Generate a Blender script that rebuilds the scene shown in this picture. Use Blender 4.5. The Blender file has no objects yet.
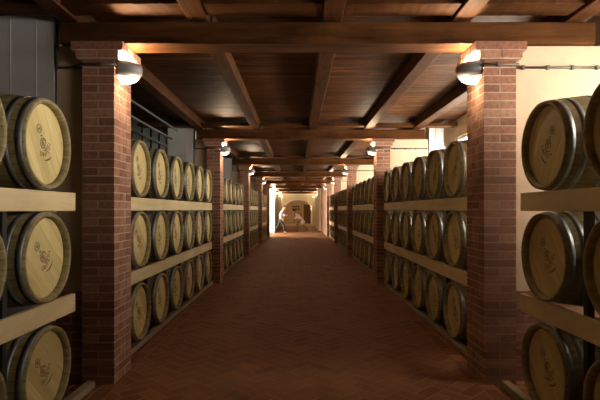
import bpy, bmesh, math, random
from mathutils import Vector, Matrix
random.seed(7)
PI = math.pi
EYE = 1.524
C = bpy.context.scene.collection
S = bpy.context.scene

# ------------------------------------------------------------------ camera
cd = bpy.data.cameras.new('camera'); cam = bpy.data.objects.new('camera', cd); C.objects.link(cam)
cam.location = (0, 0, EYE); cam.rotation_euler = (PI/2, 0, 0)
cd.lens = 28.8; cd.sensor_width = 36; cd.shift_x = 2/600; cd.shift_y = 9.5/600; cd.clip_end = 200
S.camera = cam
# ------------------------------------------------------------------ world, exposure
w = bpy.data.worlds.new('world'); S.world = w; w.use_nodes = True
w.node_tree.nodes['Background'].inputs[0].default_value = (.9, .8, .6, 1)
w.node_tree.nodes['Background'].inputs[1].default_value = 0.02
S.view_settings.view_transform = 'Standard'; S.view_settings.look = 'None'
S.view_settings.gamma = 1; S.view_settings.use_curve_mapping = False
S.view_settings.exposure = 0.3
LAMP_W = 42.0
LAMP_DOWN_W = 5.5
HALL_W = 110.0          # each wall lamp
WINDOW_E = 15.0         # daylight in the right-hand windows
WINDOW_LEFT_E = 0.5
PASSAGE_E = 30.0
LAMP_COL = (1, .76, .50)
DAY_COL = (1, .93, .80)

# ------------------------------------------------------------------ materials
def mat(name, rough=.6, metal=0, spec=.5):
    m = bpy.data.materials.new(name); m.use_nodes = True
    b = m.node_tree.nodes['Principled BSDF']
    b.inputs['Roughness'].default_value = rough; b.inputs['Metallic'].default_value = metal
    b.inputs['Specular IOR Level'].default_value = spec
    return m, m.node_tree.nodes, m.node_tree.links, b
def ramp(N, stops):
    r = N.new('ShaderNodeValToRGB')
    while len(r.color_ramp.elements) < len(stops): r.color_ramp.elements.new(.5)
    for e, (p, c) in zip(r.color_ramp.elements, stops):
        e.position = p; e.color = (*c, 1)
    return r
def mapping(N, L, scale, src='Object', rot=(0,0,0)):
    t = N.new('ShaderNodeTexCoord'); mp = N.new('ShaderNodeMapping')
    mp.inputs['Scale'].default_value = scale; mp.inputs['Rotation'].default_value = rot
    L.new(t.outputs[src], mp.inputs[0]); return mp
def noise(N, L, vec, scale, detail=4, rough=.55, dist=0):
    n = N.new('ShaderNodeTexNoise'); n.inputs['Scale'].default_value = scale
    n.inputs['Detail'].default_value = detail; n.inputs['Roughness'].default_value = rough
    n.inputs['Distortion'].default_value = dist
    if vec: L.new(vec, n.inputs['Vector'])
    return n
def math_(N, L, op, a, b=None):
    n = N.new('ShaderNodeMath'); n.operation = op
    for i, v in enumerate((a, b)):
        if v is None: continue
        if hasattr(v, 'is_linked') or hasattr(v, 'links'): L.new(v, n.inputs[i])
        else: n.inputs[i].default_value = v
    return n.outputs[0]
def mix(N, L, fac, a, b, kind='MIX'):
    n = N.new('ShaderNodeMix'); n.data_type = 'RGBA'; n.blend_type = kind
    for i, v in ((0, fac), (6, a), (7, b)):
        if isinstance(v, (int, float)): n.inputs[i].default_value = v
        elif isinstance(v, tuple): n.inputs[i].default_value = (*v, 1)
        else: L.new(v, n.inputs[i])
    return n.outputs[2]
def bump(N, L, b, h, strength=.3, dist=.01):
    n = N.new('ShaderNodeBump'); n.inputs['Strength'].default_value = strength
    n.inputs['Distance'].default_value = dist; L.new(h, n.inputs['Height']); L.new(n.outputs[0], b.inputs['Normal'])

def wood(name, dark, light, axis='Y', rough=.5, grain=14, spec=.5, island=False, src='Object', tint=(1, .50, .24)):
    m, N, L, b = mat(name, rough, spec=spec)
    sc = {'X': (.12, 1, 1), 'Y': (1, .12, 1), 'Z': (1, 1, .12)}[axis]
    mp = mapping(N, L, sc, src)
    n1 = noise(N, L, mp.outputs[0], grain, 6, .6, .6)
    n2 = noise(N, L, mapping(N, L, (1, 1, 1), src).outputs[0], 2.2, 3)
    f = math_(N, L, 'ADD', math_(N, L, 'MULTIPLY', n1.outputs[0], .65), math_(N, L, 'MULTIPLY', n2.outputs[0], .35))
    r = ramp(N, [(.32, dark), (.68, light)]); L.new(f, r.inputs[0])
    col = r.outputs[0]
    # knots
    v = N.new('ShaderNodeTexVoronoi'); v.inputs['Scale'].default_value = 2.3
    L.new(mp.outputs[0], v.inputs['Vector'])
    kr = ramp(N, [(.0, tuple(c*.35 for c in dark)), (.09, (1, 1, 1))]); L.new(v.outputs['Distance'], kr.inputs[0])
    col = mix(N, L, .7, col, kr.outputs[0], 'MULTIPLY')
    if island:
        g = N.new('ShaderNodeNewGeometry')
        ir = ramp(N, [(0, (.55, .55, .55)), (1, (1.25, 1.2, 1.1))]); L.new(g.outputs['Random Per Island'], ir.inputs[0])
        col = mix(N, L, 1.0, col, ir.outputs[0], 'MULTIPLY')
    L.new(col, b.inputs['Base Color'])
    b.inputs['Specular Tint'].default_value = (*tint, 1)
    bump(N, L, b, n1.outputs[0], .4, .008)
    return m
M = {}
M['beam'] = wood('dark_beam_timber', (.018, .007, .003), (.115, .045, .016), 'X', .6, 10, .12)
M['joist'] = wood('dark_joist_timber', (.020, .007, .003), (.115, .044, .016), 'Y', .6, 14, .12)
M['board'] = wood('ceiling_boards', (.026, .009, .003), (.15, .056, .017), 'X', .6, 18, .14, island=True)
M['rack'] = wood('pale_rack_timber', (.58, .44, .23), (.80, .65, .38), 'Y', .6, 9, .3, tint=(1, .9, .75))
M['skid'] = wood('darker_skid_timber', (.24, .18, .11), (.38, .30, .20), 'Y', .7, 9, .2, tint=(1, .9, .75))  # base rails, darker and greyer than the rack timber
M['door_wood'] = wood('brown_door_wood', (.10, .055, .03), (.19, .11, .06), 'Z', .5, 12)

# brick
def brickmat(name, stops):
    m, N, L, b = mat(name, .85, spec=.25)
    g = N.new('ShaderNodeNewGeometry'); r = ramp(N, stops); L.new(g.outputs['Random Per Island'], r.inputs[0])
    n = noise(N, L, mapping(N, L, (1, 1, 1)).outputs[0], 28, 5)
    nr = ramp(N, [(.3, (.72, .70, .68)), (.7, (1.15, 1.15, 1.15))]); L.new(n.outputs[0], nr.inputs[0])
    L.new(mix(N, L, 1.0, r.outputs[0], nr.outputs[0], 'MULTIPLY'), b.inputs['Base Color'])
    bump(N, L, b, n.outputs[0], .5, .006)
    return m
M['brick'] = brickmat('red_brick', [(0, (.22, .098, .062)), (.35, (.29, .13, .082)), (.7, (.35, .165, .105)), (1, (.41, .22, .145))])
def plain(name, col, rough=.8, metal=0, spec=.4, var=.15, scale=20, bmp=.2):
    m, N, L, b = mat(name, rough, metal, spec)
    n = noise(N, L, mapping(N, L, (1, 1, 1)).outputs[0], scale, 5)
    r = ramp(N, [(.3, tuple(c*(1-var) for c in col)), (.7, tuple(min(1, c*(1+var)) for c in col))])
    L.new(n.outputs[0], r.inputs[0]); L.new(r.outputs[0], b.inputs['Base Color'])
    if bmp: bump(N, L, b, n.outputs[0], bmp, .004)
    return m
M['brick_wall'] = plain('brick_wall', (.12, .065, .045), .9, var=.25, scale=8)
M['mortar'] = plain('mortar', (.42, .32, .235), .95)
M['plaster'] = plain('cream_plaster', (.58, .42, .29), .9, var=.10, scale=3.5)
M['plaster_far'] = plain('pale_plaster', (.78, .68, .50), .9, var=.06, scale=3)
M['white_trim'] = plain('white_arch_trim', (.82, .78, .70), .8, var=.04)
M['grout'] = plain('grout', (.42, .26, .15), .95)
M['dark_wall'] = plain('dark_panel', (.03, .033, .03), .5, var=.2, scale=4)
M['duct'] = plain('duct_metal', (.56, .55, .54), .5, .1, var=.08, scale=5)
M['rail'] = plain('rail_metal', (.12, .12, .115), .5, .5, var=.05)
M['conduit'] = plain('conduit_metal', (.13, .11, .09), .45, .5, var=.1)
M['steel'] = plain('hoop_steel', (.27, .28, .28), .42, .75, var=.25, scale=14)
M['rivet'] = plain('rivet_steel', (.35, .35, .35), .3, .9)
M['brand'] = plain('burnt_mark', (.17, .11, .055), .8, bmp=0)
M['lamp_grey'] = plain('lamp_casing', (.22, .215, .22), .45, .2, var=.04, bmp=0)
M['post'] = plain('dark_steel', (.045, .04, .035), .6, .5)
M['iron'] = plain('wrought_iron', (.02, .018, .016), .6, .6)
M['frame'] = plain('window_frame_paint', (.62, .62, .60), .5, var=.04)
M['shirt'] = plain('pale_blue_shirt', (.72, .76, .92), .85, bmp=0)
M['coat'] = plain('pale_lilac_coat', (.72, .72, .90), .85, bmp=0)
M['trousers'] = plain('dark_trousers', (.012, .009, .010), .85, bmp=0)
M['tan'] = plain('brown_trousers', (.26, .16, .10), .85, bmp=0)
M['skin'] = plain('skin', (.50, .30, .20), .55, bmp=0, var=.04)
M['hair'] = plain('dark_hair', (.03, .018, .012), .6, scale=60)
M['shoe'] = plain('dark_leather', (.02, .015, .012), .5, bmp=0)
M['eye'] = plain('eye_dark', (.02, .015, .012), .3, bmp=0)
M['lip'] = plain('lip', (.40, .17, .13), .5, bmp=0)
def emit(name, col, e):
    m, N, L, b = mat(name, .6)
    b.inputs['Base Color'].default_value = (.8, .8, .8, 1)
    b.inputs['Emission Color'].default_value = (*col, 1); b.inputs['Emission Strength'].default_value = e
    return m
M['pane'] = emit('daylit_milky_glass', DAY_COL, WINDOW_E)
M['pane_left'] = emit('dim_daylit_glass', DAY_COL, WINDOW_LEFT_E)
M['pane_passage'] = emit('passage_daylit_glass', (1, .95, .88), PASSAGE_E)
M['bulb'] = emit('lamp_bulb', LAMP_COL, 30)
M['diffuser'] = emit('lit_milky_glass', (1, .93, .82), .7)

# floor tiles: slightly worn terracotta
m, N, L, b = mat('terracotta_tile', .55, spec=.25); M['tile'] = m
g = N.new('ShaderNodeNewGeometry')
r = ramp(N, [(0, (.19, .072, .028)), (.5, (.25, .098, .038)), (1, (.31, .128, .052))]); L.new(g.outputs['Random Per Island'], r.inputs[0])
n = noise(N, L, mapping(N, L, (1, 1, 1)).outputs[0], 9, 6)
nr = ramp(N, [(.3, (.75, .75, .75)), (.7, (1.15, 1.15, 1.15))]); L.new(n.outputs[0], nr.inputs[0])
L.new(mix(N, L, 1.0, r.outputs[0], nr.outputs[0], 'MULTIPLY'), b.inputs['Base Color'])
rr = ramp(N, [(.3, (.5,)*3), (.7, (.75,)*3)]); L.new(n.outputs[0], rr.inputs[0]); L.new(rr.outputs[0], b.inputs['Roughness'])
bump(N, L, b, n.outputs[0], .25, .004)

# barrel staves: divisions run around the local X axis
def stave_mat():
    m, N, L, b = mat('oak_staves', .6, spec=.35)
    t = N.new('ShaderNodeTexCoord'); sp = N.new('ShaderNodeSeparateXYZ'); L.new(t.outputs['Object'], sp.inputs[0])
    a = math_(N, L, 'ARCTAN2', sp.outputs[1], sp.outputs[2])
    a = math_(N, L, 'MULTIPLY', math_(N, L, 'ADD', a, PI), 28/(2*PI))
    fr = math_(N, L, 'FRACT', a); fl = math_(N, L, 'FLOOR', a)
    wn = N.new('ShaderNodeTexWhiteNoise'); wn.noise_dimensions = '1D'; L.new(fl, wn.inputs['W'])
    r = ramp(N, [(0, (.25, .20, .09)), (1, (.34, .27, .13))]); L.new(wn.outputs['Value'], r.inputs[0])
    n1 = noise(N, L, mapping(N, L, (.15, 1, 1)).outputs[0], 30, 5)
    nr = ramp(N, [(.3, (.65, .65, .65)), (.7, (1.2, 1.2, 1.2))]); L.new(n1.outputs[0], nr.inputs[0])
    col = mix(N, L, 1.0, r.outputs[0], nr.outputs[0], 'MULTIPLY')
    edge = math_(N, L, 'ABSOLUTE', math_(N, L, 'SUBTRACT', fr, .5))
    er = ramp(N, [(.46, (1, 1, 1)), (.495, (.55, .5, .42))]); L.new(edge, er.inputs[0])
    L.new(mix(N, L, 1.0, col, er.outputs[0], 'MULTIPLY'), b.inputs['Base Color'])
    return m
M['stave'] = stave_mat()
def head_mat():
    m, N, L, b = mat('oak_barrel_head', .6, spec=.3)
    t = N.new('ShaderNodeTexCoord'); sp = N.new('ShaderNodeSeparateXYZ'); L.new(t.outputs['Object'], sp.inputs[0])
    oi = N.new('ShaderNodeObjectInfo')
    a = math_(N, L, 'MULTIPLY', math_(N, L, 'ADD', sp.outputs[1], 1), 11.5)
    fr = math_(N, L, 'FRACT', a); fl = math_(N, L, 'ADD', math_(N, L, 'FLOOR', a), math_(N, L, 'MULTIPLY', oi.outputs['Random'], 57))
    wn = N.new('ShaderNodeTexWhiteNoise'); wn.noise_dimensions = '1D'; L.new(fl, wn.inputs['W'])
    r = ramp(N, [(0, (.56, .44, .19)), (1, (.74, .60, .29))]); L.new(wn.outputs['Value'], r.inputs[0])
    n1 = noise(N, L, mapping(N, L, (1, 1, .12)).outputs[0], 34, 5, .6, .4)
    nr = ramp(N, [(.3, (.84, .82, .78)), (.7, (1.08, 1.08, 1.08))]); L.new(n1.outputs[0], nr.inputs[0])
    col = mix(N, L, 1.0, r.outputs[0], nr.outputs[0], 'MULTIPLY')
    edge = math_(N, L, 'ABSOLUTE', math_(N, L, 'SUBTRACT', fr, .5))
    er = ramp(N, [(.475, (1, 1, 1)), (.497, (.72, .68, .6))]); L.new(edge, er.inputs[0])
    col = mix(N, L, 1.0, col, er.outputs[0], 'MULTIPLY')
    orr = ramp(N, [(0, (.88, .85, .80)), (1, (1.05, 1.04, 1.0))]); L.new(oi.outputs['Random'], orr.inputs[0])
    L.new(mix(N, L, 1.0, col, orr.outputs[0], 'MULTIPLY'), b.inputs['Base Color'])
    return m
M['head'] = head_mat()

# ------------------------------------------------------------------ helpers
def link(o, parent=None):
    C.objects.link(o)
    if parent is not None: o.parent = parent
    return o
def obj(name, bm, mats, parent=None, loc=None, smooth=False, bevel=0):
    me = bpy.data.meshes.new(name)
    bmesh.ops.recalc_face_normals(bm, faces=bm.faces)
    bm.to_mesh(me); bm.free()
    if not isinstance(mats, (list, tuple)): mats = [mats]
    for x in mats: me.materials.append(x)
    if smooth:
        for p in me.polygons: p.use_smooth = True
    o = link(bpy.data.objects.new(name, me), parent)
    if loc: o.location = loc
    if bevel:
        md = o.modifiers.new('bevel', 'BEVEL'); md.width = bevel; md.segments = 2; md.limit_method = 'ANGLE'
    return o
def box(bm, x0, x1, y0, y1, z0, z1, mi=0, jitter=0):
    co = [(x, y, z) for x in (x0, x1) for y in (y0, y1) for z in (z0, z1)]
    if jitter: co = [tuple(c + random.uniform(-jitter, jitter) for c in p) for p in co]
    v = [bm.verts.new(p) for p in co]
    for f in ((0,1,3,2), (4,6,7,5), (0,4,5,1), (2,3,7,6), (0,2,6,4), (1,5,7,3)):
        bm.faces.new([v[i] for i in f]).material_index = mi
def lathe_x(bm, prof, n=48, closed=True, mi=0):
    rings = [[bm.verts.new((x, r*math.sin(2*PI*k/n), r*math.cos(2*PI*k/n))) for k in range(n)] for x, r in prof]
    m_ = len(rings)
    for i in range(m_ if closed else m_-1):
        a, b_ = rings[i], rings[(i+1) % m_]
        for k in range(n):
            bm.faces.new((a[k], a[(k+1) % n], b_[(k+1) % n], b_[k])).material_index = mi
    return rings
def tube(bm, pts, r, n=10):
    pts = [Vector(p) for p in pts]; rings = []
    for i, p in enumerate(pts):
        d = (pts[min(i+1, len(pts)-1)] - pts[max(i-1, 0)]).normalized()
        up = Vector((0, 0, 1)) if abs(d.z) < .9 else Vector((0, 1, 0))
        u = d.cross(up).normalized(); v = d.cross(u).normalized()
        rings.append([bm.verts.new(p + r*(math.cos(2*PI*k/n)*u + math.sin(2*PI*k/n)*v)) for k in range(n)])
    for a, b_ in zip(rings, rings[1:]):
        for k in range(n): bm.faces.new((a[k], a[(k+1) % n], b_[(k+1) % n], b_[k]))
    bm.faces.new(rings[0]); bm.faces.new(rings[-1])
def tag(o, label, cat, group=None, kind=None):
    o['label'] = label; o['category'] = cat
    if group: o['group'] = group
    if kind: o['kind'] = kind
    return o
def struct(name, bm, m_, label=None, cat=None, **k):
    o = obj(name, bm, m_, **k); o['kind'] = 'structure'
    if label: o['label'] = label; o['category'] = cat
    return o
def thing(name, label, cat, loc=(0,0,0), group=None):
    o = bpy.data.objects.new(name, None); C.objects.link(o); o.location = loc; o.empty_display_size = .1
    return tag(o, label, cat, group)
def dup(o, parent=None):
    c = o.copy(); C.objects.link(c)
    if parent is not None: c.parent = parent
    for ch in list(o.children): dup(ch, c)
    return c
ORD = ['nearest', 'second', 'third', 'fourth', 'fifth', 'sixth', 'seventh', 'eighth']
ORD1 = ['first', 'second', 'third', 'fourth', 'fifth', 'sixth', 'seventh', 'eighth']
PZ = [4.18 + 5.69*k for k in range(8)]           # front faces of the pillar rows
PD, PW, PX = .42, .28, 1.60                      # pillar depth, width, inner face
BB, BT, CEIL = EYE+1.456, EYE+1.65, EYE+1.82     # beam bottom, beam top, ceiling underside
END = 45.2

# ------------------------------------------------------------------ floor
bm = bmesh.new()
box(bm, -7, 4.5, -3.5, 54, -.2, -.004, 1)
tl, tw, gp = .25, .125, .009
def tile(cx, cy, lx, ly):
    z = random.uniform(-.0008, .0008); a, b_ = lx/2-gp/2, ly/2-gp/2
    q = [(-a,-b_), (a,-b_), (a,b_), (-a,b_)]
    t = [bm.verts.new((cx+p[0]*.985, cy+p[1]*.985, z)) for p in q]
    s = [bm.verts.new((cx+p[0], cy+p[1], -.004)) for p in q]
    bm.faces.new(t)
    for i in range(4): bm.faces.new((s[i], s[(i+1)%4], t[(i+1)%4], t[i]))
# 45-degree herringbone in the aisle: lay in (u,v), rotate by 45
c45 = math.cos(PI/4)
def tile_rot(u, v, lu, lv):
    cx, cy = (u+lu/2-(v+lv/2))*c45, (u+lu/2+(v+lv/2))*c45
    if abs(cx) > 1.75 or cy < .8 or cy > END: return
    z = random.uniform(-.0008, .0008)
    q = [(u+gp/2, v+gp/2), (u+lu-gp/2, v+gp/2), (u+lu-gp/2, v+lv-gp/2), (u+gp/2, v+lv-gp/2)]
    P = [((a-b_)*c45, (a+b_)*c45) for a, b_ in q]
    for sg in (-1, 1):                            # clip against the edge row
        out = []
        for a, b_ in zip(P, P[1:]+P[:1]):
            ia, ib = sg*a[0] <= 1.568, sg*b_[0] <= 1.568
            if ia: out.append(a)
            if ia != ib:
                t_ = (sg*1.568-a[0])/(b_[0]-a[0]); out.append((sg*1.568, a[1]+(b_[1]-a[1])*t_))
        P = out
        if len(P) < 3: return
    t = [bm.verts.new((x, y, z)) for x, y in P]
    bm.faces.new(t)
W = tw
n_ = int(END/W/c45)+30
for i in range(-n_, n_):
    for j in range(-n_, n_):
        # herringbone lattice: horizontals at (i,j) with (i-j)%4==0, verticals at (i-j)%4==2 offset
        if (i - j) % 4 == 0:
            u, v = i*W, j*W
            if abs((u-v)*c45) < 2 and 0 < (u+v)*c45 < END+1: tile_rot(u, v, 2*W, W)
        if (i - j) % 4 == 3:
            u, v = i*W, j*W
            if abs((u-v)*c45) < 2 and 0 < (u+v)*c45 < END+1: tile_rot(u, v, W, 2*W)
y = .8
while y < END:                                    # edge rows and the strips under the racks
    for s in (-1, 1):
        tile(s*1.635, y+tl/2, tw, tl)
        for k in range(4):
            if y < 12: tile(s*(1.825+k*.25), y+tw/2, tl, tw); tile(s*(1.825+k*.25), y+tw*1.5, tl, tw)
            elif k == 0: tile(s*1.825, y+tw/2, tl, tw); tile(s*1.825, y+tw*1.5, tl, tw)
    y += tl
struct('floor', bm, [M['tile'], M['grout']])

# ------------------------------------------------------------------ ceiling boards
bm = bmesh.new()
y = -3.5
while y < END:
    x = -3.25 - random.uniform(0, 1.2)
    while x < 3.25:
        x2 = x + random.uniform(1.8, 3)
        box(bm, max(x, -3.25)+.001, min(x2, 3.25)-.001, y+.004, y+.126, CEIL, CEIL+.025, 0, .0008)
        x = x2
    y += .13
box(bm, -3.3, 3.3, -3.5, END, CEIL+.03, CEIL+.1)
struct('ceiling', bm, M['board'])

# ------------------------------------------------------------------ outer walls
bm = bmesh.new(); box(bm, -3.35, -3.2, -3.5, 27.2, 0, CEIL)
y = -3.4
while y < 27:
    box(bm, -3.2, -3.17, y, y+.03, 0, CEIL); y += .6
for z in (EYE+.9, EYE+1.5): box(bm, -3.2, -3.15, -3.5, 27.2, z, z+.05)
struct('wall_left', bm, M['dark_wall'])
bm = bmesh.new()
WZ0, WZ1 = EYE+.35, EYE+1.45
box(bm, 3.2, 3.35, -3.5, 27.2, 0, WZ0); box(bm, 3.2, 3.35, -3.5, 27.2, WZ1, CEIL)
bays = []
for k in range(-1, 4):
    a = PZ[k]+.6 if k >= 0 else .3
    b_ = PZ[k+1]-.1
    bays.append((a, b_))
last = -3.5
for a, b_ in bays:
    box(bm, 3.2, 3.35, last, a, WZ0, WZ1); last = b_
box(bm, 3.2, 3.35, last, 27.2, WZ0, WZ1)
struct('wall_right', bm, M['plaster'])
for i, (a, b_) in enumerate(bays):
    bm = bmesh.new()
    box(bm, 3.22, 3.28, a, b_, WZ0, WZ0+.06); box(bm, 3.22, 3.28, a, b_, WZ1-.06, WZ1)
    n_m = 4
    for q in range(n_m+1):
        yy = a + (b_-a-.05)*q/n_m; box(bm, 3.22, 3.28, yy, yy+.05, WZ0, WZ1)
    o = struct(f'window_{i+1}', bm, M['frame'])
    bm = bmesh.new(); box(bm, 3.285, 3.30, a, b_, WZ0, WZ1); obj('pane', bm, M['pane'], o)
bm = bmesh.new(); box(bm, -3.35, 3.35, -3.65, -3.5, 0, CEIL); struct('wall_back', bm, M['dark_wall'])

# ------------------------------------------------------------------ brickwork
def bricks(bm, x0, x1, y0, y1, z0, n, h, corbel=0, sx=None, depth_bricks=None, front_only=False):
    """courses of bricks round a mortar core; joints alternate course by course"""
    j = .011; r = .0025
    box(bm, x0+r, x1-r, y0+r, y1-r, z0, z0+n*h-(.004), 1)
    for c in range(n):
        e = 0
        if corbel and c >= n-2: e = .042*(c-(n-3))
        X0, X1, Y0, Y1 = x0-e, x1+e, y0-min(e, .03)*1.0, y1+min(e, .03)
        za, zb = z0+c*h+j/2, z0+(c+1)*h-j/2
        if c == n-1: zb = z0+(c+1)*h
        if corbel and e: box(bm, X0+.006, X1-.006, Y0+.006, Y1-.006, za-j, zb-.001, 1)
        w = X1-X0; d = Y1-Y0
        t = .12
        def cuts(a, b_, step, off):
            cs = [a]; p = a + off
            while p < b_-.05:
                if p > a+.05: cs.append(p)
                p += step
            cs.append(b_); return list(zip(cs, cs[1:]))
        if w < .6: fx = [(X0, X1)] if c % 2 == 0 else [(X0, X0+w*.5), (X0+w*.5, X1)]
        else: fx = cuts(X0, X1, .25, .25 if c % 2 == 0 else .125)
        for k, (a, b_) in enumerate(fx):
            A = a+(j/2 if k else 0); B = b_-(j/2 if k < len(fx)-1 else 0)
            q = .0012
            box(bm, A, B, Y0, Y0+t, za, zb, 0, q)
            if not front_only: box(bm, A, B, Y1-t, Y1, za, zb, 0, q)
        if not front_only:
            inner = (Y0+t+j, Y1-t-j)
            sy = [inner] if c % 2 else [(inner[0], (inner[0]+inner[1])/2-j/2), ((inner[0]+inner[1])/2+j/2, inner[1])]
            for a, b_ in sy:
                box(bm, X0, X0+t, a, b_, za, zb, 0, .0012); box(bm, X1-t, X1, a, b_, za, zb, 0, .0012)
NC = 41; CH = BB/NC
bm = bmesh.new(); bricks(bm, 0, PW, 0, PD, 0, NC, CH, corbel=1)
pm = None
side_w = {-1: 'left', 1: 'right'}
for k in range(5):
    for s in (-1, 1):
        X = PX if s < 0 else PX+.02
        x0 = -X-PW if s < 0 else X
        if pm is None:
            o = obj('brick_pillar', bm, [M['brick'], M['mortar']]); pm = o.data
        else:
            o = link(bpy.data.objects.new('brick_pillar', pm))
        o.location = (x0, PZ[k], 0)
        tag(o, f'{ORD[k]} red brick pillar on the {side_w[s]} of the aisle, stepped out at its top', 'pillar', 'brick pillars along the aisle', 'thing')

# cross walls behind the pillars: cream plaster over a brick base
bmL = bmesh.new(); bricks(bmL, 0, .55, 0, .2, 0, 11, CH, front_only=True)
base_mesh = {}
for k in range(5):
    for s in (-1, 1):
        xa, xb = (PX+PW, 2.15) if s < 0 else (PX+.02+PW, 2.70)
        bm = bmesh.new()
        a, b_ = (-xb, -xa) if s < 0 else (xa, xb)
        box(bm, a, b_, PZ[k]+.10, PZ[k]+.28, 11*CH, BB)
        struct(f'wall_partition_{side_w[s]}_{k+1}', bm, M['plaster'])
        if s not in base_mesh:
            bm = bmesh.new(); bricks(bm, 0, xb-xa, 0, .22, 0, 11, CH, front_only=True)
            o = struct(f'wall_base_{side_w[s]}_{k+1}', bm, [M['brick'], M['mortar']]); base_mesh[s] = o.data
        else:
            o = link(bpy.data.objects.new(f'wall_base_{side_w[s]}_{k+1}', base_mesh[s])); o['kind'] = 'structure'
        o.location = (a, PZ[k]+.08, 0)
bmL.free()

# ------------------------------------------------------------------ beams, joists, noggings
def timber(name, x0, x1, y0, y1, z0, z1, m_, label, group, long='x'):
    bm = bmesh.new()
    cx, cy, cz = (x0+x1)/2, (y0+y1)/2, (z0+z1)/2
    n = 24; rnd = random.Random(hash((round(x0, 2), round(y0, 2))) % 9999)
    rings = []
    for i in range(n+1):
        t = i/n; e = lambda: rnd.uniform(-.004, .004)
        if long == 'x':
            x = x0+(x1-x0)*t; R = [(x, y0+e(), z0+e()*.5), (x, y1+e(), z0+e()*.5), (x, y1+e(), z1), (x, y0+e(), z1)]
        else:
            y = y0+(y1-y0)*t; R = [(x0+e(), y, z0+abs(e())*.5), (x1+e(), y, z0+abs(e())*.5), (x1+e(), y, z1), (x0+e(), y, z1)]
        rings.append([bm.verts.new((p[0]-cx, p[1]-cy, p[2]-cz)) for p in R])
    for a, b_ in zip(rings, rings[1:]):
        for q in range(4): bm.faces.new((a[q], a[(q+1)%4], b_[(q+1)%4], b_[q]))
    bm.faces.new(rings[0]); bm.faces.new(rings[-1])
    o = obj(name, bm, m_, loc=(cx, cy, cz), bevel=.008)
    return tag(o, label, name.split('_')[-1], group, 'thing')
for k in range(8):
    timber('cross_beam', -2.10 if k < 5 else -1.6, 2.62 if k < 5 else 1.6, PZ[k]+.04, PZ[k]+.30, BB+.0035, BT, M['beam'],
           f'heavy dark timber cross beam resting on the {ORD[k]} pair of pillars' if k < 5 else f'dark timber cross beam between pale hall walls, {ORD1[k-5]} past the pillars' if k < 7 else 'farthest dark timber cross beam, close before the white arch', 'cross beams over the aisle')
    o = timber('ceiling_plank', -3.1, 3.1, PZ[k]-.30, PZ[k]-.04, BT+.012, BT+.075, M['beam'],
           f'flat dark plank above and just before the {ORD[k]} cross beam', 'planks beside the cross beams') if False else None
JX = [-2.02, -.87, .30, 1.42, 2.42]
JN = ['outermost on the left', 'left of the centre', 'along the centre', 'right of the centre', 'outermost on the right']
for k in range(-1, 7):
    a = PZ[k]+.17 if k >= 0 else -3.4
    b_ = PZ[k+1]+.165
    for jx, jn in zip(JX, JN):
        if k >= 4 and abs(jx) > 1.5: continue
        where = 'before the nearest cross beam' if k < 0 else f'between the {ORD1[k]} and {ORD1[k+1]} cross beams'
        jy = random.uniform(-.02, .02)
        timber('ceiling_joist', jx-.085+jy, jx+.085+jy, a+.002, b_-.002, BT, CEIL-.002, M['joist'],
               f'dark ceiling joist {jn}, {where}', 'ceiling joists', 'y')
    # short noggings between the joists just before each cross beam
    xs = [-3.275] + JX + [3.275]
    if k >= 4: xs = [None, -1.60] + JX[1:4] + [1.60, None]
    spans = ['far left', 'left', 'centre left', 'centre right', 'right', 'far right']
    for q in range(6):
        if xs[q] is None or xs[q+1] is None: continue
        x0, x1 = xs[q]+.0865, xs[q+1]-.0865
        o = timber('ceiling_brace', x0, x1, b_-.45, b_-.20, BT+.02, BT+.085, M['beam'],
               f'flat brace board, {spans[q]} of the ceiling, just before the {ORD[k+1]} cross beam', 'braces between the joists')

# ------------------------------------------------------------------ racks
FX = 1.76; RX = 2.63; BTH = .04
TOPS = [.06, .862, 1.655]; BOT = [0.0, .720, 1.512]
def make_rack(label, s, y0, y1, yb1, gaps):
    t = thing('barrel_rack', label, 'rack', (s*FX, y0, 0), 'timber barrel racks')
    for i in range(3):
        ye = yb1 if i == 0 else y1
        for nm, xx in (('front_rail', 0), ('rear_rail', RX-FX)):
            bm = bmesh.new()
            a, b_ = sorted((s*xx, s*(xx+(BTH if i else .055))))
            if i == 0 and nm == 'front_rail': a, b_ = sorted((s*-.02, s*.05))
            box(bm, a, b_, 0, ye-y0, BOT[i], TOPS[i])
            obj(nm, bm, M['rack'] if i else M['skid'], t, bevel=.006)
    for g in gaps:
        for xx in (BTH+.012, RX-FX-.06):
            bm = bmesh.new(); a, b_ = sorted((s*xx, s*(xx+.045)))
            box(bm, a, b_, g-y0-.022, g-y0+.022, TOPS[0]*0, TOPS[2]-.03)
            for i in (1, 2):
                q0, q1 = sorted((s*BTH, s*(xx+.01))) if xx < .2 else sorted((s*xx, s*(RX-FX)))
                box(bm, q0, q1, g-y0-.015, g-y0+.015, BOT[i]+.03, TOPS[i]-.03)
            obj('steel_post', bm, M['post'], t)
    return t

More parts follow.
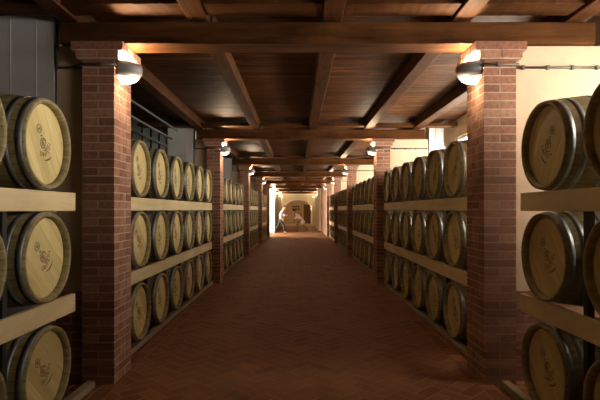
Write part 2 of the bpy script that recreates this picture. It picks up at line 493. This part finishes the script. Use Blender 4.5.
# ------------------------------------------------------------------ barrel prototype
BL, RC, RB = .95, .3125, .358
def rad(s): return RC + (RB-RC)*math.sin(PI*max(0, min(1, s/BL)))
proto = thing('wine_barrel', '', 'barrel')
bm = bmesh.new()
prof = []
N_ = 22
for i in range(N_+1):
    s = BL*i/N_; prof.append((s-BL/2, rad(s)))
prof = [(-BL/2+.006, RC-.026), (-BL/2, RC-.010)] + prof + [(BL/2, RC-.010), (BL/2-.006, RC-.026)]
prof += [(BL/2-.04, RC-.030), (BL/2-.075, RC-.032)] + [(-BL/2+.075, RC-.032), (-BL/2+.04, RC-.030)]
lathe_x(bm, prof, 56)
obj('staves', bm, M['stave'], proto, smooth=True)
def disc(x, r, th, n=56):
    bm = bmesh.new()
    a = [bm.verts.new((x, r*math.sin(2*PI*k/n), r*math.cos(2*PI*k/n))) for k in range(n)]
    b_ = [bm.verts.new((x+th, r*math.sin(2*PI*k/n), r*math.cos(2*PI*k/n))) for k in range(n)]
    bm.faces.new(a); bm.faces.new(b_)
    for k in range(n): bm.faces.new((a[k], a[(k+1)%n], b_[(k+1)%n], b_[k]))
    return bm
HF = BL/2-.045
head = obj('barrel_head', disc(HF-.018, RC-.0315, .018), M['head'], proto)
obj('barrel_head', disc(-HF, RC-.0315, .018), M['head'], proto)
def hoop(s0, s1, rivet=0):
    bm = bmesh.new(); t = .0022
    p = [(s0-BL/2, rad(s0)+t), (s1-BL/2, rad(s1)+t), (s1-BL/2, rad(s1)-.002), (s0-BL/2, rad(s0)-.002)]
    lathe_x(bm, p, 56)
    mid = (s0+s1)/2
    for q in (-.015, .015):
        for a in (rivet, ):
            th = a + q/.3
            c = Vector((mid-BL/2, (rad(mid)+t)*math.sin(th), (rad(mid)+t)*math.cos(th)))
            r_ = bmesh.ops.create_icosphere(bm, subdivisions=1, radius=.005, matrix=Matrix.Translation(c))
            for v_ in r_['verts']:
                for f in v_.link_faces: f.material_index = 1
    o = obj('hoop', bm, [M['steel'], M['rivet']], proto)
    for p_ in o.data.polygons: p_.use_smooth = len(p_.vertices) == 4 and abs(p_.normal.x) < .8
for a, b_, rv in ((.020, .060, .6), (.105, .143, 1.9), (.255, .293, 2.7)):
    hoop(a, b_, rv); hoop(BL-b_, BL-a, rv+1)
bm = bmesh.new()
bmesh.ops.create_cone(bm, cap_ends=True, segments=16, radius1=.028, radius2=.024, depth=.02, matrix=Matrix.Translation((0, 0, RB+.004)))
obj('bung', bm, M['post'], proto)
# brand mark: ring emblem with a dot, dash, swirl, arched word and swoosh, on local YZ of the front head
def ribbon(bm, pts, wd, x):
    P = [Vector((0, a, b_)) for a, b_ in pts]; L_, R_ = [], []
    for i, p in enumerate(P):
        d = (P[min(i+1, len(P)-1)]-P[max(i-1, 0)]).normalized(); nrm = Vector((0, -d.z, d.y))
        wv = wd[i] if isinstance(wd, list) else wd
        L_.append(bm.verts.new((x, *(p+nrm*wv/2)[1:]))); R_.append(bm.verts.new((x, *(p-nrm*wv/2)[1:])))
    for i in range(len(P)-1): bm.faces.new((L_[i], L_[i+1], R_[i+1], R_[i]))
def arc(cx, cy, r, a0, a1, n=20): return [(cx+r*math.cos(a0+(a1-a0)*i/n), cy+r*math.sin(a0+(a1-a0)*i/n)) for i in range(n+1)]
bm = bmesh.new(); XM = 0
ribbon(bm, arc(0, .135, .034, 0, 2*PI, 28), .006, XM); ribbon(bm, arc(0, .135, .022, 0, 2*PI, 20), .003, XM)
ribbon(bm, [(-.010, .135), (.010, .135)], .02, XM)
ribbon(bm, [(-.012, .075), (.012, .075)], .012, XM)
ribbon(bm, arc(0, .012, .040, -.4, 1.6*PI, 28), .010, XM); ribbon(bm, arc(.004, .012, .024, .6, 1.8*PI, 20), .009, XM)
ribbon(bm, arc(0, .012, .009, 0, 2*PI, 12), .008, XM)
ribbon(bm, arc(.0, .012, .060, -2.2, -.5, 16), [.002+.009*math.sin(PI*i/16) for i in range(17)], XM)
ribbon(bm, arc(.03, .02, .155, -2.2, -1.35, 16), [.002+.013*math.sin(PI*i/16) for i in range(17)], XM)
word = 'SANTEIN'
for i, chx in enumerate(word):
    cu = bpy.data.curves.new('letter', 'FONT'); cu.body = chx; cu.size = .052; cu.align_x = 'CENTER'
    to = bpy.data.objects.new('letter', cu); C.objects.link(to)
    me = bpy.data.meshes.new_from_object(to.evaluated_get(bpy.context.evaluated_depsgraph_get()))
    ang = -PI/2 + (i-3)*.30; rr_ = .115
    ca, sa = math.cos(ang+PI/2), math.sin(ang+PI/2)
    ox, oy = rr_*math.cos(ang), .02+rr_*math.sin(ang)
    off = len(bm.verts); bm.verts.ensure_lookup_table()
    vs = [bm.verts.new((XM, ox+v.co.x*ca-v.co.y*sa, oy+v.co.x*sa+v.co.y*ca)) for v in me.vertices]
    for p in me.polygons:
        try: bm.faces.new([vs[q] for q in p.vertices])
        except ValueError: pass
    bpy.data.objects.remove(to); bpy.data.curves.remove(cu); bpy.data.meshes.remove(me)
# give the burnt marks a hair of thickness
ext = bmesh.ops.extrude_face_region(bm, geom=bm.faces[:])
for v in ext['geom']:
    if isinstance(v, bmesh.types.BMVert): v.co.x += .0012
mk = obj('burnt_brand', bm, M['brand'], head); mk.location = (HF-.0004, 0, 0); mk.scale = (1, .88, .88)

first = [True]
def place_barrel(s, tier, y, label, roll):
    b_ = proto if first[0] else dup(proto)
    first[0] = False
    z = TOPS[tier] + rad(.058) + .0035
    b_.location = (s*(1.74+BL/2), y, z)
    b_.rotation_euler = (-roll, 0, 0) if s < 0 else ((roll if tier == 2 else -roll), 0, PI)
    b_.rotation_mode = 'XYZ'
    b_['label'] = label; b_['category'] = 'barrel'; b_['group'] = 'oak wine barrels lying in the racks'
TN = ['bottom', 'middle', 'top']
rndb = random.Random(3)
for s in (-1, 1):
    sd = side_w[s]
    # nearest bay
    y0 = 3.37 if s < 0 else 3.43
    make_rack(f'nearest pale timber rack on the {sd}, cut by the photo edge', s, .55, 3.80, 4.12, [y0-.405-.81*i for i in range(3)])
    for tier in range(3):
        for i in range(3):
            lab = [f'large oak barrel just before the nearest {sd} pillar, {TN[tier]} row',
                   f'oak barrel cut by the {sd} edge of the photo, {TN[tier]} row',
                   f'oak barrel beyond the {sd} photo edge, {TN[tier]} row, closest to the viewer'][i]
            roll = {-1: -.68, 1: -.5}[s] + rndb.uniform(-.15, .15)
            place_barrel(s, tier, y0-.81*i, lab, roll if i == 0 else rndb.uniform(-.8, .8))
    for k in range(4):
        ys = PZ[k] + (1.20 if s < 0 else 1.27)
        make_rack(f'pale timber barrel rack between the {ORD1[k]} and {ORD1[k+1]} {sd} pillars', s,
                  PZ[k]+PD+.02, PZ[k+1]-.03, PZ[k+1]-.03, [ys-.42, ys+.405, ys+.405+1.62, ys+.405+3.24])
        for tier in range(3):
            for i in range(6):
                pos = ORD1[i]
                lab = f'oak barrel, {sd} rack past {ORD[k]} pillar, {TN[tier]} row, {pos} from the near end'
                place_barrel(s, tier, ys+.81*i, lab, -.45+rndb.uniform(-.35, .35))

# ------------------------------------------------------------------ wall lamps
def make_lamp():
    """half-bowl wall lamp; origin on the wall, projecting along +x"""
    t = thing('wall_lamp', '', 'lamp')
    bm = bmesh.new(); n = 20
    prof = [(.080, .160), (.045, .170), (.0, .164), (-.045, .138)]  # (z, radius)
    def half_bowl(prof):
        bm = bmesh.new(); rings = []
        for z, r_ in prof:
            rings.append([bm.verts.new((r_*1.15*math.sin(PI*k/n), -r_*.80*math.cos(PI*k/n), z - .015*math.sin(PI*k/n))) for k in range(n+1)])
        for a, b_ in zip(rings, rings[1:]):
            for k in range(n): bm.faces.new((a[k], a[k+1], b_[k+1], b_[k]))
        return bm
    o = obj('lamp_shade', half_bowl(prof), M['lamp_grey'], t, smooth=True)
    sol = o.modifiers.new('solid', 'SOLIDIFY'); sol.thickness = .006; sol.offset = -1
    o = obj('glass_diffuser', half_bowl([(-.045, .136), (-.070, .110), (-.088, .062), (-.094, .02), (-.095, .001)]), M['diffuser'], t, smooth=True)
    sol = o.modifiers.new('solid', 'SOLIDIFY'); sol.thickness = .004; sol.offset = -1
    bm = bmesh.new(); box(bm, 0, .015, -.07, .07, -.08, .06); box(bm, .015, .05, -.012, .012, -.01, .01)
    obj('wall_plate', bm, M['lamp_grey'], t)
    bm = bmesh.new()
    bmesh.ops.create_cone(bm, cap_ends=True, segments=12, radius1=.014, radius2=.014, depth=.09, matrix=Matrix.Translation((.08, 0, 0)) @ Matrix.Rotation(PI/2, 4, 'X'))
    obj('bulb', bm, M['bulb'], t)
    for nm, e_, z_ in (('up_light', LAMP_W, .045), ('down_light', LAMP_DOWN_W, -.16)):
        ld = bpy.data.lights.new(nm, 'POINT'); ld.energy = e_; ld.color = LAMP_COL; ld.shadow_soft_size = .03
        lo = bpy.data.objects.new(nm, ld); C.objects.link(lo); lo.parent = t; lo.location = (.09 if z_ > 0 else .15, 0, z_)
    return t
lampp = None
for k in range(5):
    for s in (-1, 1):
        lamp = make_lamp() if lampp is None else dup(lampp)
        lampp = lampp or lamp
        X = PX if s < 0 else PX+.02
        lamp.location = (s*(X-.001), PZ[k]+.15, EYE+1.235)
        lamp.rotation_euler = (0, 0, 0 if s < 0 else PI)
        lamp['label'] = f'grey half-bowl lamp high on the {ORD[k]} {side_w[s]} brick pillar'
        lamp['category'] = 'lamp'; lamp['group'] = 'wall lamps on the pillars'

# ------------------------------------------------------------------ conduits, ducts, cable trays
for k in range(4):
    for s in (-1, 1):
        X = PX if s < 0 else PX+.02
        z = EYE+1.262
        xe = 2.14 if s < 0 else 2.69
        f = PZ[k]-.012; wy = PZ[k]+.088
        t = thing('cable_conduit', f'thin dark conduit round the {ORD[k]} {side_w[s]} pillar and over plaster', 'conduit', (s*X, f, z), 'conduits to the lamps')
        bm = bmesh.new()
        pts = [(s*-.012, .12, 0), (s*-.012, .0, 0), (s*(PW+.012), 0, 0), (s*(PW+.03), wy-f, 0), (s*(xe-X), wy-f, 0)]
        tube(bm, [pts[0], pts[1]], .011, 8); tube(bm, [pts[1], pts[2]], .011, 8); tube(bm, [pts[2], pts[3]], .011, 8); tube(bm, [pts[3], pts[4]], .011, 8)
        if s < 0: tube(bm, [pts[4], (s*(xe-X), wy-f, BT-z)], .011, 8)
        obj('pipe', bm, M['conduit'], t, smooth=True)
        for cx in ([.12] + [PW+.1+.22*i for i in range(4) if PW+.1+.22*i < xe-X]):
            bm = bmesh.new()
            yb = 0 if cx < PW else wy-f
            box(bm, s*cx-.012, s*cx+.012, yb-.016, yb+.012, -.018, .018); obj('clip', bm, M['conduit'], t)
for k in range(4):
    for s in (-1, 1):
        a, b_ = (-2.70, -2.17) if s < 0 else (2.72, 3.02)
        t = thing('air_duct', f'upright grey metal air duct beside the {ORD[k]} {side_w[s]} partition', 'duct', ((a+b_)/2, PZ[k]+.24, 0), 'upright metal ducts')
        w2 = (b_-a)/2
        bm = bmesh.new(); box(bm, -w2, w2, -.15, .15, 0, EYE+1.78)
        for q in range(2):
            xx = -w2+.14+q*(2*w2-.30); box(bm, xx-.006, xx+.006, -.153, -.148, .05, EYE+1.7)
        obj('duct_body', bm, M['duct'], t, bevel=.03)
        for z in (EYE+.95,):
            bm = bmesh.new(); box(bm, -w2-.006, w2+.006, -.158, .158, z, z+.02); obj('duct_flange', bm, M['duct'], t)
for k in range(4):
    a = PZ[k]+.42
    b_ = PZ[k+1]-.2
    where = 'before the nearest pillar' if k < 0 else f'between the {ORD1[k]} and {ORD1[k+1]} pillars'
    t = thing('cable_tray', f'slim metal cable tray under the left ceiling, {where}', 'cable tray', (-2.42, a, EYE+1.58), 'cable trays on the left')
    for q, (dx, dz) in enumerate(((0, 0), (-.12, -.16))):
        bm = bmesh.new(); box(bm, dx-.012, dx+.012, 0, b_-a-.0, dz-.015, dz+.015); obj('rail', bm, M['rail'], t)
    for y in (1.2, b_-a-.8):
        bm = bmesh.new(); box(bm, -.006, .006, y, y+.015, .015, CEIL-(EYE+1.58)-.002); obj('hanger', bm, M['post'], t)
        bm = bmesh.new(); box(bm, -.125, -.115, y, y+.015, -.15, CEIL-(EYE+1.58)-.002); obj('hanger', bm, M['post'], t)

# ------------------------------------------------------------------ far hall: side passage, pale walls, arch, vault
F0 = PZ[4]+PD          # 27.36
bm = bmesh.new(); box(bm, -6.5, -1.52, 31.3, 31.5, 0, CEIL); struct('wall_passage_far', bm, M['plaster_far'])
bm = bmesh.new(); box(bm, -6.5, -2.2, F0-.1, F0, 0, CEIL); struct('wall_passage_near', bm, M['plaster_far'])
bm = bmesh.new(); box(bm, -6.5, -3.2, F0, 31.3, CEIL, CEIL+.1); struct('ceiling_passage', bm, M['plaster_far'])
bm = bmesh.new()
box(bm, -6.6, -6.5, F0-.15, F0+.4, 0, CEIL); box(bm, -6.6, -6.5, 30.9, 31.5, 0, CEIL); box(bm, -6.6, -6.5, F0+.4, 30.9, 2.6, CEIL)
struct('wall_passage_end', bm, M['plaster_far'])
bm = bmesh.new()
for yy in (F0+.4, 29.1, 30.84): box(bm, -6.58, -6.52, yy, yy+.06, 0, 2.6)
box(bm, -6.58, -6.52, F0+.4, 30.9, 2.54, 2.6)
o = struct('door_1', bm, M['frame'])
bm = bmesh.new(); box(bm, -6.56, -6.545, F0+.45, 30.86, .0, 2.55); obj('pane', bm, M['pane_passage'], o)
for s in (-1, 1):
    bm = bmesh.new()
    y0 = 31.5 if s < 0 else 34.2
    a, b_ = (-1.75, -1.52) if s < 0 else (1.52, 1.75)
    box(bm, a, b_, y0, END, 0, CEIL); struct('wall_hall_' + side_w[s], bm, M['plaster_far'])
bm = bmesh.new(); box(bm, 1.66, 1.9, F0+.02, 34.2, 0, CEIL); struct('wall_recess_right', bm, M['brick_wall'])
# arch wall
def arch_pts(half, spring, rise, n=24):
    R = (half*half+rise*rise)/(2*rise); cz = spring+rise-R; a = math.asin(half/R)
    return [(R*math.sin(-a+2*a*i/n), cz+R*math.cos(-a+2*a*i/n)) for i in range(n+1)]
AY0, AY1, BY = END, END+.35, 52.5
sp_, rs_ = EYE+.30, .60; hf_ = 1.30
bm = bmesh.new()
P = arch_pts(hf_, sp_, rs_)
def wall_with_arch(bm, y):
    out = []
    for x, z in P: out.append((bm.verts.new((x, y, z)), bm.verts.new((x, y, CEIL+.1))))
    return out
A = wall_with_arch(bm, AY0); B = wall_with_arch(bm, AY1)
for i in range(len(P)-1):
    bm.faces.new((A[i][0], A[i+1][0], A[i+1][1], A[i][1])); bm.faces.new((B[i][0], B[i+1][0], B[i+1][1], B[i][1]))
    bm.faces.new((A[i][0], A[i+1][0], B[i+1][0], B[i][0]))
box(bm, -1.75, -hf_, AY0, AY1, 0, CEIL+.1); box(bm, hf_, 1.75, AY0, AY1, 0, CEIL+.1)
struct('wall_arch', bm, M['plaster_far'])
bm = bmesh.new()
Pi = arch_pts(hf_-.02, sp_-.02, rs_); Po = arch_pts(hf_+.16, sp_+.0, rs_+.16)
Vs = [[bm.verts.new((x, y, z)) for x, z in Q] for Q in (Pi, Po) for y in (AY0-.06, AY0)]
for i in range(len(Pi)-1):
    for a, b_ in ((0, 2), (0, 1), (2, 3), (1, 3)): bm.faces.new((Vs[a][i], Vs[a][i+1], Vs[b_][i+1], Vs[b_][i]))
for i in (0, -1): bm.faces.new((Vs[0][i], Vs[1][i], Vs[3][i], Vs[2][i]))
struct('trim_1', bm, M['white_trim'])
bm = bmesh.new()   # vault over the recess
Pv = arch_pts(hf_+.1, sp_-.05, rs_+.2); Pw = [(x, z+.1) for x, z in Pv]
V4 = [[bm.verts.new((x, y, z)) for x, z in Q] for Q in (Pv, Pw) for y in (AY1, BY)]
for i in range(len(Pv)-1):
    for a, b_ in ((0, 1), (2, 3), (0, 2), (1, 3)): bm.faces.new((V4[a][i], V4[a][i+1], V4[b_][i+1], V4[b_][i]))
struct('ceiling_vault', bm, M['plaster_far'], smooth=True)
bm = bmesh.new(); box(bm, -1.6, -1.4, AY1, BY, 0, sp_+.1); struct('wall_vault_left', bm, M['plaster_far'])
bm = bmesh.new(); box(bm, 1.4, 1.6, AY1, BY, 0, sp_+.1); struct('wall_vault_right', bm, M['plaster_far'])
bm = bmesh.new(); box(bm, -1.7, 1.7, BY, BY+.2, 0, CEIL); struct('wall_end', bm, M['plaster'])
# dark door on the end wall
bm = bmesh.new(); box(bm, .62, 1.36, BY-.06, BY-.003, 0, 2.05)
for q in range(5): box(bm, .64+q*.145, .64+q*.145+.12, BY-.075, BY-.06, .05, 2.0)
struct('door_2', bm, M['door_wood'])
# iron grille window
t = thing('iron_grille', 'black wrought-iron grille on the far end wall under the arch', 'grille', (-.22, BY-.03, EYE))
for nm, bs in (('cross_bar', [(-.42, .42, .28, .36), (-.42, .42, .0, .08)]), ('upright_bar', [(-.03, .03, -.32, .45), (-.33, -.27, -.1, .4), (.27, .33, -.1, .4)])):
    for x0, x1, z0, z1 in bs:
        bm = bmesh.new(); yy = 0 if nm == 'cross_bar' else .028; box(bm, x0, x1, yy-.028, yy, z0, z1); obj(nm, bm, M['iron'], t)
# dark console below it
t = thing('side_table', 'small dark wooden table under the iron grille at the far end', 'table', (-.05, BY-.35, 0))
bm = bmesh.new(); box(bm, -.4, .4, -.25, .25, 1.12, 1.16); obj('table_top', bm, M['door_wood'], t, bevel=.005)
for sx in (-1, 1):
    for sy in (-1, 1):
        bm = bmesh.new(); box(bm, sx*.36-.025, sx*.36+.025, sy*.21-.025, sy*.21+.025, 0, 1.12); obj('leg', bm, M['door_wood'], t)
# hall sconces, then the added vault sconces
ld = bpy.data.lights.new('passage_daylight', 'AREA'); ld.shape = 'RECTANGLE'; ld.size = 3.2; ld.size_y = 2.4; ld.energy = 1000; ld.color = (1, .95, .88)
lo = bpy.data.objects.new('passage_daylight', ld); C.objects.link(lo); lo.location = (-6.48, 29.1, 1.3); lo.rotation_euler = (0, -PI/2, 0)
def boost(l, f):
    for ch in l.children:
        if ch.type == 'LIGHT': ch.data = ch.data.copy(); ch.data.energy *= f
for y in (32.9, 38.6, 44.0):
    for s in (-1, 1):
        if y < 33 and s > 0: continue
        lamp = dup(lampp); lamp.location = (s*1.519, y, EYE+1.2); lamp.rotation_euler = (0, 0, 0 if s < 0 else PI); boost(lamp, HALL_W/LAMP_W)
        lamp['label'] = f'grey half-bowl lamp on the pale {side_w[s]} hall wall, {"nearest to" if y < 39 and (s > 0 or y < 33) else "farther from"} the pillars' if y < 44 else f'added grey half-bowl lamp on the {side_w[s]} hall wall just before the white arch'
        lamp['group'] = 'lamps in the far hall'
for s in (-1, 1):  # extra lamps added to brighten the vaulted recess
    lamp = dup(lampp); lamp.location = (s*1.399, 48.5, EYE+.15); lamp.rotation_euler = (0, 0, 0 if s < 0 else PI); boost(lamp, HALL_W/LAMP_W)
    lamp['label'] = f'added grey half-bowl lamp on the {side_w[s]} wall inside the vaulted recess'; lamp['group'] = 'added lamps in the vault'

# ------------------------------------------------------------------ people
def skin_mesh(name, joints, edges, m_, parent, root=0, sub=2):
    me = bpy.data.meshes.new(name)
    me.from_pydata([j[0] for j in joints], edges, []); me.update()
    o = link(bpy.data.objects.new(name, me), parent)
    me.materials.append(m_)
    o.modifiers.new('skin', 'SKIN'); sm = o.modifiers[-1]; sm.branch_smoothing = .4; sm.use_smooth_shade = True
    sv = me.skin_vertices[0].data
    for i, j in enumerate(joints):
        r_ = j[1] if isinstance(j[1], tuple) else (j[1], j[1])
        sv[i].radius = r_; sv[i].use_root = (i == root)
    ss = o.modifiers.new('sub', 'SUBSURF'); ss.levels = sub; ss.render_levels = sub
    return o
def lerp(a, b_, t): return tuple(a[i]+(b_[i]-a[i])*t for i in range(3))
def person(label, loc, rotz, P, mats, coat=False):
    """P: joint positions, +x is forward, y is sideways; metres above the floor"""
    t = thing('person', label, 'person', loc); t.rotation_euler = (0, 0, rotz)
    j = [(P['pelvis'], (.125, .105)), (P['waist'], (.115, .095)), (P['chest'], (.145, .11)), (P['neck0'], (.075, .07)), (P['neck1'], (.055, .055)),
         (P['head0'], (.075, .085)), (P['head1'], (.082, .10)), (P['head2'], (.058, .07))]
    e = [(i, i+1) for i in range(7)]
    for sd in ('l', 'r'):
        b0 = len(j)
        j += [(P['sh'+sd], .062), (P['el'+sd], .042), (P['wr'+sd], .026)]; e += [(2, b0), (b0, b0+1), (b0+1, b0+2)]
        # palm and fingers
        wr = Vector(P['wr'+sd]); d = (wr-Vector(P['el'+sd])).normalized()
        sidev = d.cross(Vector((0, 1, 0))); sidev = sidev.normalized() if sidev.length > .1 else Vector((0, 0, 1))
        nv = d.cross(sidev).normalized()
        pm_ = wr+d*.06; ip = len(j); j.append((tuple(pm_), (.034, .018))); e.append((b0+2, ip))
        for f, (o_, ln) in enumerate(((-.03, .062), (-.01, .074), (.011, .070), (.030, .056))):
            a = pm_+d*.035+sidev*o_; b__ = a+d*ln*.55+nv*.008; c_ = b__+d*ln*.35+nv*.022
            q = len(j); j += [(tuple(a), .0095), (tuple(b__), .0085), (tuple(c_), .007)]; e += [(ip, q), (q, q+1), (q+1, q+2)]
        a = wr+d*.03-sidev*.038; b__ = a+d*.035-sidev*.018; q = len(j)
        j += [(tuple(a), .011), (tuple(b__), .009)]; e += [(b0+2, q), (q, q+1)]
        b1 = len(j)
        j += [(P['hip'+sd], (.085, .085)), (P['kn'+sd], .055), (P['an'+sd], .038), (P['to'+sd], (.035, .025))]
        e += [(0, b1), (b1, b1+1), (b1+1, b1+2), (b1+2, b1+3)]
    skin_mesh('body', j, e, mats['skin'], t)
    # hair
    h1, h2 = Vector(P['head1']), Vector(P['head2']); up = (h2-Vector(P['head0'])).normalized()
    fw = Vector((up.z, 0, -up.x)).normalized()
    bm = bmesh.new(); bmesh.ops.create_uvsphere(bm, u_segments=24, v_segments=16, radius=1)
    for v in bm.verts:
        c_ = v.co.copy(); v.co = Vector((0, 0, 0)) + fw*(c_.x*.108) + Vector((0, 1, 0))*(c_.y*.090) + up*(c_.z*.115)
    cut = [v for v in bm.verts if (v.co.dot(fw) > .045 and v.co.dot(up) < .055) or v.co.dot(up) < -.07]
    bmesh.ops.delete(bm, geom=cut, context='VERTS')
    o = obj('hair', bm, M['hair'], t, smooth=True); o.location = h1+up*.025-fw*.012
    sl = o.modifiers.new('solid', 'SOLIDIFY'); sl.thickness = .015
    # face: nose, eyes, mouth, ears
    bm = bmesh.new()
    bmesh.ops.create_cone(bm, cap_ends=True, segments=8, radius1=.016, radius2=.006, depth=.045, matrix=Matrix.Translation(h1+fw*.098-up*.005) @ up.to_track_quat('Z', 'Y').to_matrix().to_4x4())
    obj('nose', bm, mats['skin'], t, smooth=True)
    for sy in (-1, 1):
        bm = bmesh.new(); bmesh.ops.create_uvsphere(bm, u_segments=10, v_segments=8, radius=.012, matrix=Matrix.Translation(h1+fw*.086+up*.018+Vector((0, sy*.032, 0))))
        obj('eye', bm, M['eye'], t, smooth=True)
        bm = bmesh.new(); bmesh.ops.create_uvsphere(bm, u_segments=10, v_segments=8, radius=.026, matrix=Matrix.Translation(h1+Vector((0, sy*.082, 0))) @ Matrix.Scale(.4, 4, (0, 1, 0)))
        obj('ear', bm, mats['skin'], t, smooth=True)
    bm = bmesh.new(); box(bm, -.006, .006, -.022, .022, -.005, .005)
    o = obj('mouth', bm, M['lip'], t); o.location = h1+fw*.085-up*.045
    # shirt or coat
    kc = 1.25 if coat else 1.0
    j = [(P['pelvis'], (.150, .128)), (P['waist'], (.138*kc, .118*kc)), (P['chest'], (.170*kc, .130*kc)), (lerp(P['chest'], P['neck0'], .8), (.095, .085))]
    e = [(0, 1), (1, 2), (2, 3)]
    if coat:
        dn = Vector(P['pelvis'])+Vector(P['hem']); j.append((tuple(dn), (.27, .23))); e.append((0, 4))
    for sd in ('l', 'r'):
        b0 = len(j); j += [(P['sh'+sd], .078), (P['el'+sd], .056), (lerp(P['el'+sd], P['wr'+sd], .88), .042)]
        e += [(2, b0), (b0, b0+1), (b0+1, b0+2)]
    skin_mesh('coat' if coat else 'shirt', j, e, mats['top'], t)
    j = [(lerp(P['pelvis'], P['waist'], .3), (.132, .112)), (P['pelvis'], (.135, .115))]; e = [(0, 1)]
    for sd in ('l', 'r'):
        b0 = len(j); j += [(P['hip'+sd], (.102, .102)), (P['kn'+sd], .072), (lerp(P['kn'+sd], P['an'+sd], .9), .058)]
        e += [(1, b0), (b0, b0+1), (b0+1, b0+2)]
    skin_mesh('trousers', j, e, mats['bottom'], t, root=1)
    for sd in ('l', 'r'):
        an, to = Vector(P['an'+sd]), Vector(P['to'+sd]); d = (to-an); d.z = 0 if d.z > -.12 else d.z
        heel = an+Vector((-.03, 0, -.045))
        skin_mesh('shoe', [(tuple(heel), (.045, .035)), (tuple(lerp(heel, to, .5)), (.048, .035)), (tuple(to), (.045, .028))], [(0, 1), (1, 2)], M['shoe'], t)
    return t
person('person in a pale blue shirt and dark trousers striding across the far aisle', (-1.12, 30.4, 0), 0,
  dict(pelvis=(0, 0, .95), waist=(.04, 0, 1.10), chest=(.12, 0, 1.32), neck0=(.18, 0, 1.49), neck1=(.21, 0, 1.54), head0=(.24, 0, 1.58), head1=(.27, 0, 1.66), head2=(.28, 0, 1.75),
       shl=(.13, .19, 1.40), ell=(.28, .24, 1.16), wrl=(.50, .20, 1.22), shr=(.13, -.19, 1.40), elr=(-.04, -.25, 1.16), wrr=(.10, -.27, .96),
       hipl=(0, .09, .90), knl=(-.12, .10, .50), anl=(-.40, .10, .16), tol=(-.27, .10, .04), hipr=(0, -.09, .90), knr=(.22, -.10, .52), anr=(.28, -.10, .09), tor=(.43, -.10, .035)),
  dict(skin=M['skin'], top=M['shirt'], bottom=M['trousers']))
person('person in a long pale lilac coat leaning forward in a hurried stride', (.10, 33.5, 0), PI,
  dict(pelvis=(-.10, 0, .86), waist=(.02, 0, .98), chest=(.16, 0, 1.15), neck0=(.28, 0, 1.27), neck1=(.32, 0, 1.30), head0=(.35, 0, 1.34), head1=(.40, 0, 1.41), head2=(.43, 0, 1.50),
       shl=(.19, .18, 1.20), ell=(.22, .24, .94), wrl=(.42, .20, .86), shr=(.19, -.18, 1.20), elr=(.02, -.26, .98), wrr=(-.02, -.25, .74),
       hipl=(-.11, .09, .82), knl=(.16, .10, .50), anl=(.10, .10, .09), tol=(.25, .10, .035), hipr=(-.11, -.09, .82), knr=(-.26, -.10, .44), anr=(-.60, -.10, .22), tor=(-.50, -.10, .07), hem=(-.22, 0, -.36)),
  dict(skin=M['skin'], top=M['coat'], bottom=M['tan']), coat=True)
